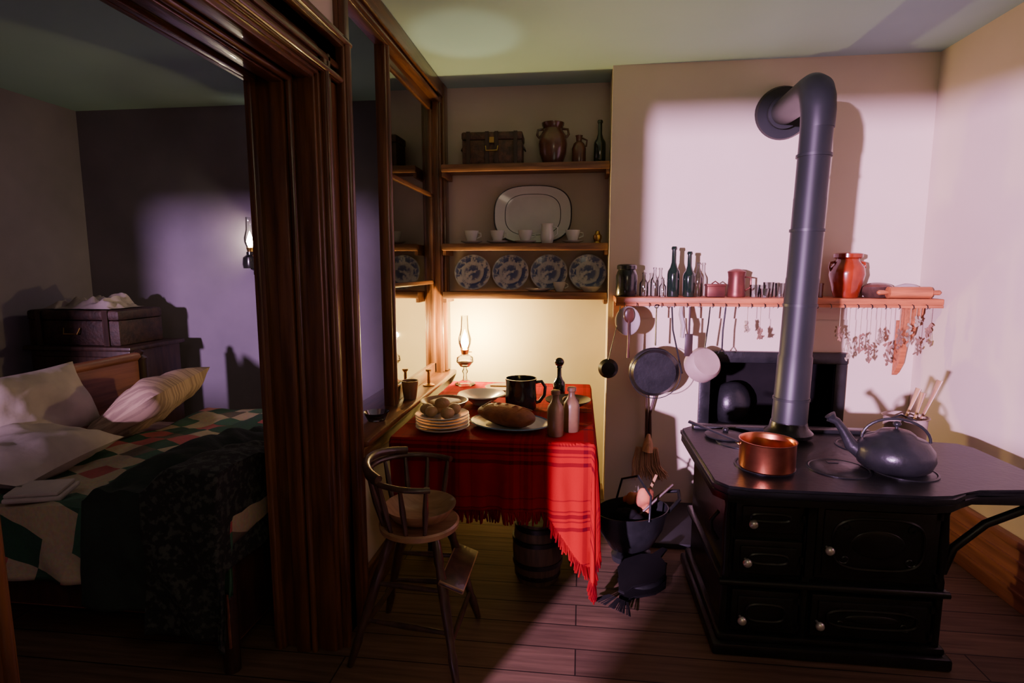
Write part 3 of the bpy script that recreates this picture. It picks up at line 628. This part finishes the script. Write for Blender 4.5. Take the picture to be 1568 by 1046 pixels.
# ------------------------------------------------------------------ coal scuttle
b=B('coal_scuttle')
M=T(.28,2.86,.0,0,0,.5)
b.lathe([(0,.0),(.09,.0),(.095,.03),(.06,.045),(.10,.07),(.15,.16),(.175,.27),(.17,.27),(.14,.16),(.09,.08),(0,.07)],M_iron,M,36,sx=1.15,sy=.85)
b.tube([(.17,-.07,.25),(.25,-.06,.30),(.29,0,.32),(.25,.06,.30),(.17,.07,.25)],.01,M_iron,M)
b.tube([M@Vector((0,-.15,.26)),M@Vector((.02,-.13,.38)),M@Vector((.03,0,.44)),M@Vector((.02,.13,.38)),M@Vector((0,.15,.26))],.006,M_iron)
for k in range(16): b.ell((random.uniform(-.11,.11),random.uniform(-.08,.08),.22+random.random()*.05),(.04,.035,.03),M_black,M,nz=.5,nf=20,seg=8,rings=6)
b.ell((.06,-.02,.31),(.045,.04,.07),M_orange,M,nz=.7,nf=16); b.ell((.03,.05,.29),(.035,.05,.05),M_orange,M,nz=.7,nf=18)
b.tube([(.05,0,.24),(.16,.02,.42)],.008,M_seat,M,seg=6); b.tube([(.02,-.03,.24),(.19,-.08,.40)],.007,M_chair,M,seg=6)
b.done()
b=B('fireside_bellows')
pr=[(0,-.02),(.03,-.02),(.035,.05),(.1,.14),(.11,.22),(.07,.31),(.02,.34),(.015,.43),(-.015,.43),(-.02,.34),(-.07,.31),(-.11,.22),(-.1,.14),(-.035,.05)]
M=T(.20,2.44,.012,0,0,-.6)
b.prism(pr,0,.012,M_black,M,bev=.003); b.prism(pr,.05,.062,M_black,T(.20,2.44,.012,.06,0,-.6),bev=.003)
b.ell((0,.2,.032),(.095,.12,.024),M_iron,M,nz=.1)
for k in range(40):
    a=random.uniform(-.5,.5); b.tube([(.0+a*.1,-.02,.02),(a*.2,-.09,.01)],.0025,M_black,M,seg=4)
b.done()
# ------------------------------------------------------------------ window sill things
b=B('clay_cup'); b.lathe([(0,0),(.035,0),(.045,.09),(.047,.1),(.042,.1),(.032,.01),(0,.01)],M_tan,None,28); b.done((-.915,2.95,.796))
b=B('glass_dish'); b.lathe([(0,0),(.04,0),(.06,.04),(.057,.04),(.035,.006),(0,.006)],M_clear,None,28); b.done((-.94,2.5,.796))
b=B('brass_candlestick'); b.lathe([(0,0),(.035,0),(.035,.006),(.01,.015),(.008,.08),(.018,.09),(.018,.1),(0,.1)],M_brass,None,24); b.done((-.905,3.3,.796))
# ------------------------------------------------------------------ bedroom
FX=-1.26
b=B('bedstead')
hx=-2.78
b.box(hx,hx+.04,1.78,3.22,.2,.94,M_base,bev=.01); b.tube([(hx+.02,1.78,.95),(hx+.02,3.22,.95)],.03,M_base)
for y in (1.76,3.24): b.lathe([(.035,0),(.04,.3),(.04,.92),(.045,.94),(.02,.96),(.03,.98),(0,1.0)],M_dkw,Matrix.Translation((hx+.02,y,0)),18)
b.box(hx,FX,1.80,1.84,.22,.42,M_dkw,bev=.006); b.box(hx,FX,3.2,3.24,.22,.42,M_dkw,bev=.006); b.box(FX-.04,FX,1.80,3.22,.1,.50,M_dkw,bev=.008)
for y in (1.83,3.22): b.lathe([(.03,0),(.035,.5),(.02,.53),(0,.54)],M_dkw,Matrix.Translation((FX-.02,y,0)),16)
b.done()
b=B('mattress'); b.box(hx+.05,FX-.04,1.85,3.19,.30,.56,M_tick,bev=.05); b.done()
def drape(name,x0,x1,y0,y1,m,zt,nu,nv,uvk,na,lump=0,seed=0,yf=1.80,xf=FX+.02,solid=.015,rot=0,skew=0):
    b=B(name)
    def f(s,t):
        x=x0+s*(x1-x0)-skew*(t); y=y0+t*(y1-y0); z=zt
        dy=max(0,yf-y); dx=max(0,x-xf); r=math.hypot(dx,dy)
        v=Vector((x*2.6+seed,y*2.6,seed)); n=noise.noise(v)+.3*noise.noise(v*2.3)+.1*noise.noise(v*5)
        edge=sms(4*min(s,1-s,t,1-t)+.15) 
        X,Y=x,y
        h=max(0,n+.4)*na+lump*sms((n+.5))*edge+.02+.012*abs(noise.noise(v*3.1))
        if r>0:
            wv=na*min(1,r*3)*(.45*math.sin(x*26+y*8+seed+n*3)+n*.5); o=.012+max(-.006,wv)+r*.05
            X=min(x,xf); Y=max(y,yf)
            X+=min(.04,o*dx/r); Y-=o*dy/r; z+=h*max(0,1-r/.12); z-=max(0,r-.01)
        else: z+=h
        c,sn=math.cos(rot),math.sin(rot)
        return (X,Y,z),((x*c-y*sn)*uvk,(x*sn+y*c)*uvk)
    b.grid(f,nu,nv,m); o=b.done(); k=o.modifiers.new('thick','SOLIDIFY'); k.thickness=solid
drape('patchwork_quilt',-2.36,FX+.10,1.55,3.30,M_quilt,.575,80,100,1.15,.035,rot=.35)
drape('green_coat',-1.80,-1.42,1.40,2.75,M_dgreen,.625,50,100,1,.035,lump=.09,seed=3,yf=1.765,skew=-.12)
drape('lace_shawl',-1.52,FX+.25,1.28,2.45,M_tweed,.66,60,90,1,.04,lump=.08,seed=7,yf=1.745)
def pillow(name,loc,rot,sx,sy,sz,m):
    b=B(name); n=22
    for sd in (1,-1):
        def f(u,v,sd=sd):
            X=2*u-1;Y=2*v-1; h=max(0,(1-X**4)*(1-Y**4))**.6
            pin=1-.07*(1-abs(X)**2)*Y*Y-.07*(1-abs(Y)**2)*X*X
            p=Vector((X*sx*pin,Y*sy*pin,sd*h*sz)); nn=noise.noise(p*7+Vector(loc)); p.z+=(nn*.03+noise.noise(p*18)*.012)*h
            return tuple(p),(u,v)
        b.grid(f,n,n,m)
    bmesh.ops.remove_doubles(b.bm,verts=b.bm.verts,dist=.0008)
    b.done(loc,rot)
pillow('pillow',(-2.42,2.12,.70),(0,.12,.2),.25,.33,.08,M_lin)
pillow('pillow',(-2.62,2.42,.84),(0,1.15-pi+.0,.05),.18,.30,.07,M_lin)
pillow('pillow',(-2.40,2.86,.75),(.1,-.55,.1),.25,.29,.10,M_tick)
b=B('folded_linen'); b.box(-.10,.10,-.07,.07,0,.02,M_lin,bev=.008); b.box(-.095,.09,-.065,.06,.02,.036,M_lin,bev=.008); b.done((-2.05,1.87,.634),(.1,0,.3))
b=B('chest_of_drawers')
b.box(-3.72,-2.98,3.42,3.9,.06,.95,M_dkw,bev=.006); b.box(-3.75,-2.95,3.39,3.92,.95,.98,M_dkw,bev=.008); b.box(-3.7,-3.0,3.44,3.88,0,.06,M_dkw)
for z in (.1,.38,.66):
    b.box(-3.68,-3.02,3.405,3.425,z,z+.25,M_dkw,bev=.006)
    for x in (-3.5,-3.2): b.ell((x,3.39,z+.125),(.018,.016,.018),M_brass)
b.done()
b=B('travel_trunk'); b.box(-.34,.34,-.2,.2,0,.17,M_trunk,bev=.01); b.box(-.345,.345,-.205,.205,.17,.24,M_trunk,bev=.02)
for x in (-.25,.25): b.box(x-.02,x+.02,-.212,-.203,0,.24,M_dkw)
b.tube([(-.06,-.21,.12),(-.05,-.225,.08),(.05,-.225,.08),(.06,-.21,.12)],.006,M_brass,seg=6); b.done((-3.40,3.64,.981))
b=B('rumpled_towel')
def tw(s,t):
    x=-3.64+s*.5; y=3.46+t*.34; n=noise.noise(Vector((x*9,y*9,2)))+.5*noise.noise(Vector((x*22,y*22,5)))
    e=min(1,5*min(s,1-s,t,1-t)); return (x+n*.02,y+n*.02,1.228+e*max(.01,.05+n*.09)),(s,t)
b.grid(tw,50,40,M_lin); b.done()
# ------------------------------------------------------------------ lights
def light(name,typ,loc,e,col,size=.05,target=None,**k):
    d=bpy.data.lights.new(name,typ); d.energy=e; d.color=col
    if typ in('POINT','SPOT'): d.shadow_soft_size=size
    else: d.size=size
    for a,v in k.items(): setattr(d,a,v)
    o=bpy.data.objects.new(name,d); S.collection.objects.link(o); o.location=loc
    if target: o.rotation_euler=(Vector(target)-Vector(loc)).to_track_quat('-Z','Y').to_euler()
    return o
s1=Vector((-2.9,-4.2,1.7)); az=math.radians(33); e=math.radians(-4)
light('street_light','SPOT',s1,9500,(.90,.52,1),.09,target=s1+Vector((math.sin(az)*math.cos(e),math.cos(az)*math.cos(e),math.sin(e))),spot_size=math.radians(38),spot_blend=.08)
s2=Vector((-3.2,-4.9,1.9))
light('street_light_bedroom','SPOT',s2,3000,(1,.62,1),.16,target=(-2.42,4.1,1.2),spot_size=math.radians(20),spot_blend=.15)
light('lamp_flame_light','POINT',(-.735,3.62,1.06),85,(1,.68,.24),.025)
light('lamp_up_light','SPOT',(-.735,3.54,1.27),26,(1,.90,.66),.03,target=(-.62,3.08,2.69),spot_size=math.radians(26),spot_blend=.6)
light('room_fill_light','POINT',(.5,-.5,2.2),12,(1,.84,.60),.3)
light('ceiling_bounce_light','SPOT',(.5,1.5,1.2),9,(.92,.95,.78),.4,target=(.45,2.1,2.69),spot_size=math.radians(135),spot_blend=1)
light('bedroom_fill_light','SPOT',(-1.5,.4,2.35),12,(1,.80,.75),.25,target=(-2.1,2.4,.6),spot_size=math.radians(62),spot_blend=.8)
w=bpy.data.worlds.new('World'); S.world=w; w.use_nodes=True
w.node_tree.nodes['Background'].inputs[0].default_value=(.5,.45,.7,1); w.node_tree.nodes['Background'].inputs[1].default_value=.1
# ------------------------------------------------------------------ camera
c=bpy.data.cameras.new('camera'); c.lens=20; c.sensor_width=36; c.clip_start=.02
o=bpy.data.objects.new('camera',c); S.collection.objects.link(o); o.location=(0,0,1.5)
o.rotation_euler=(math.radians(90-7.33),0,math.radians(6.88)); S.camera=o
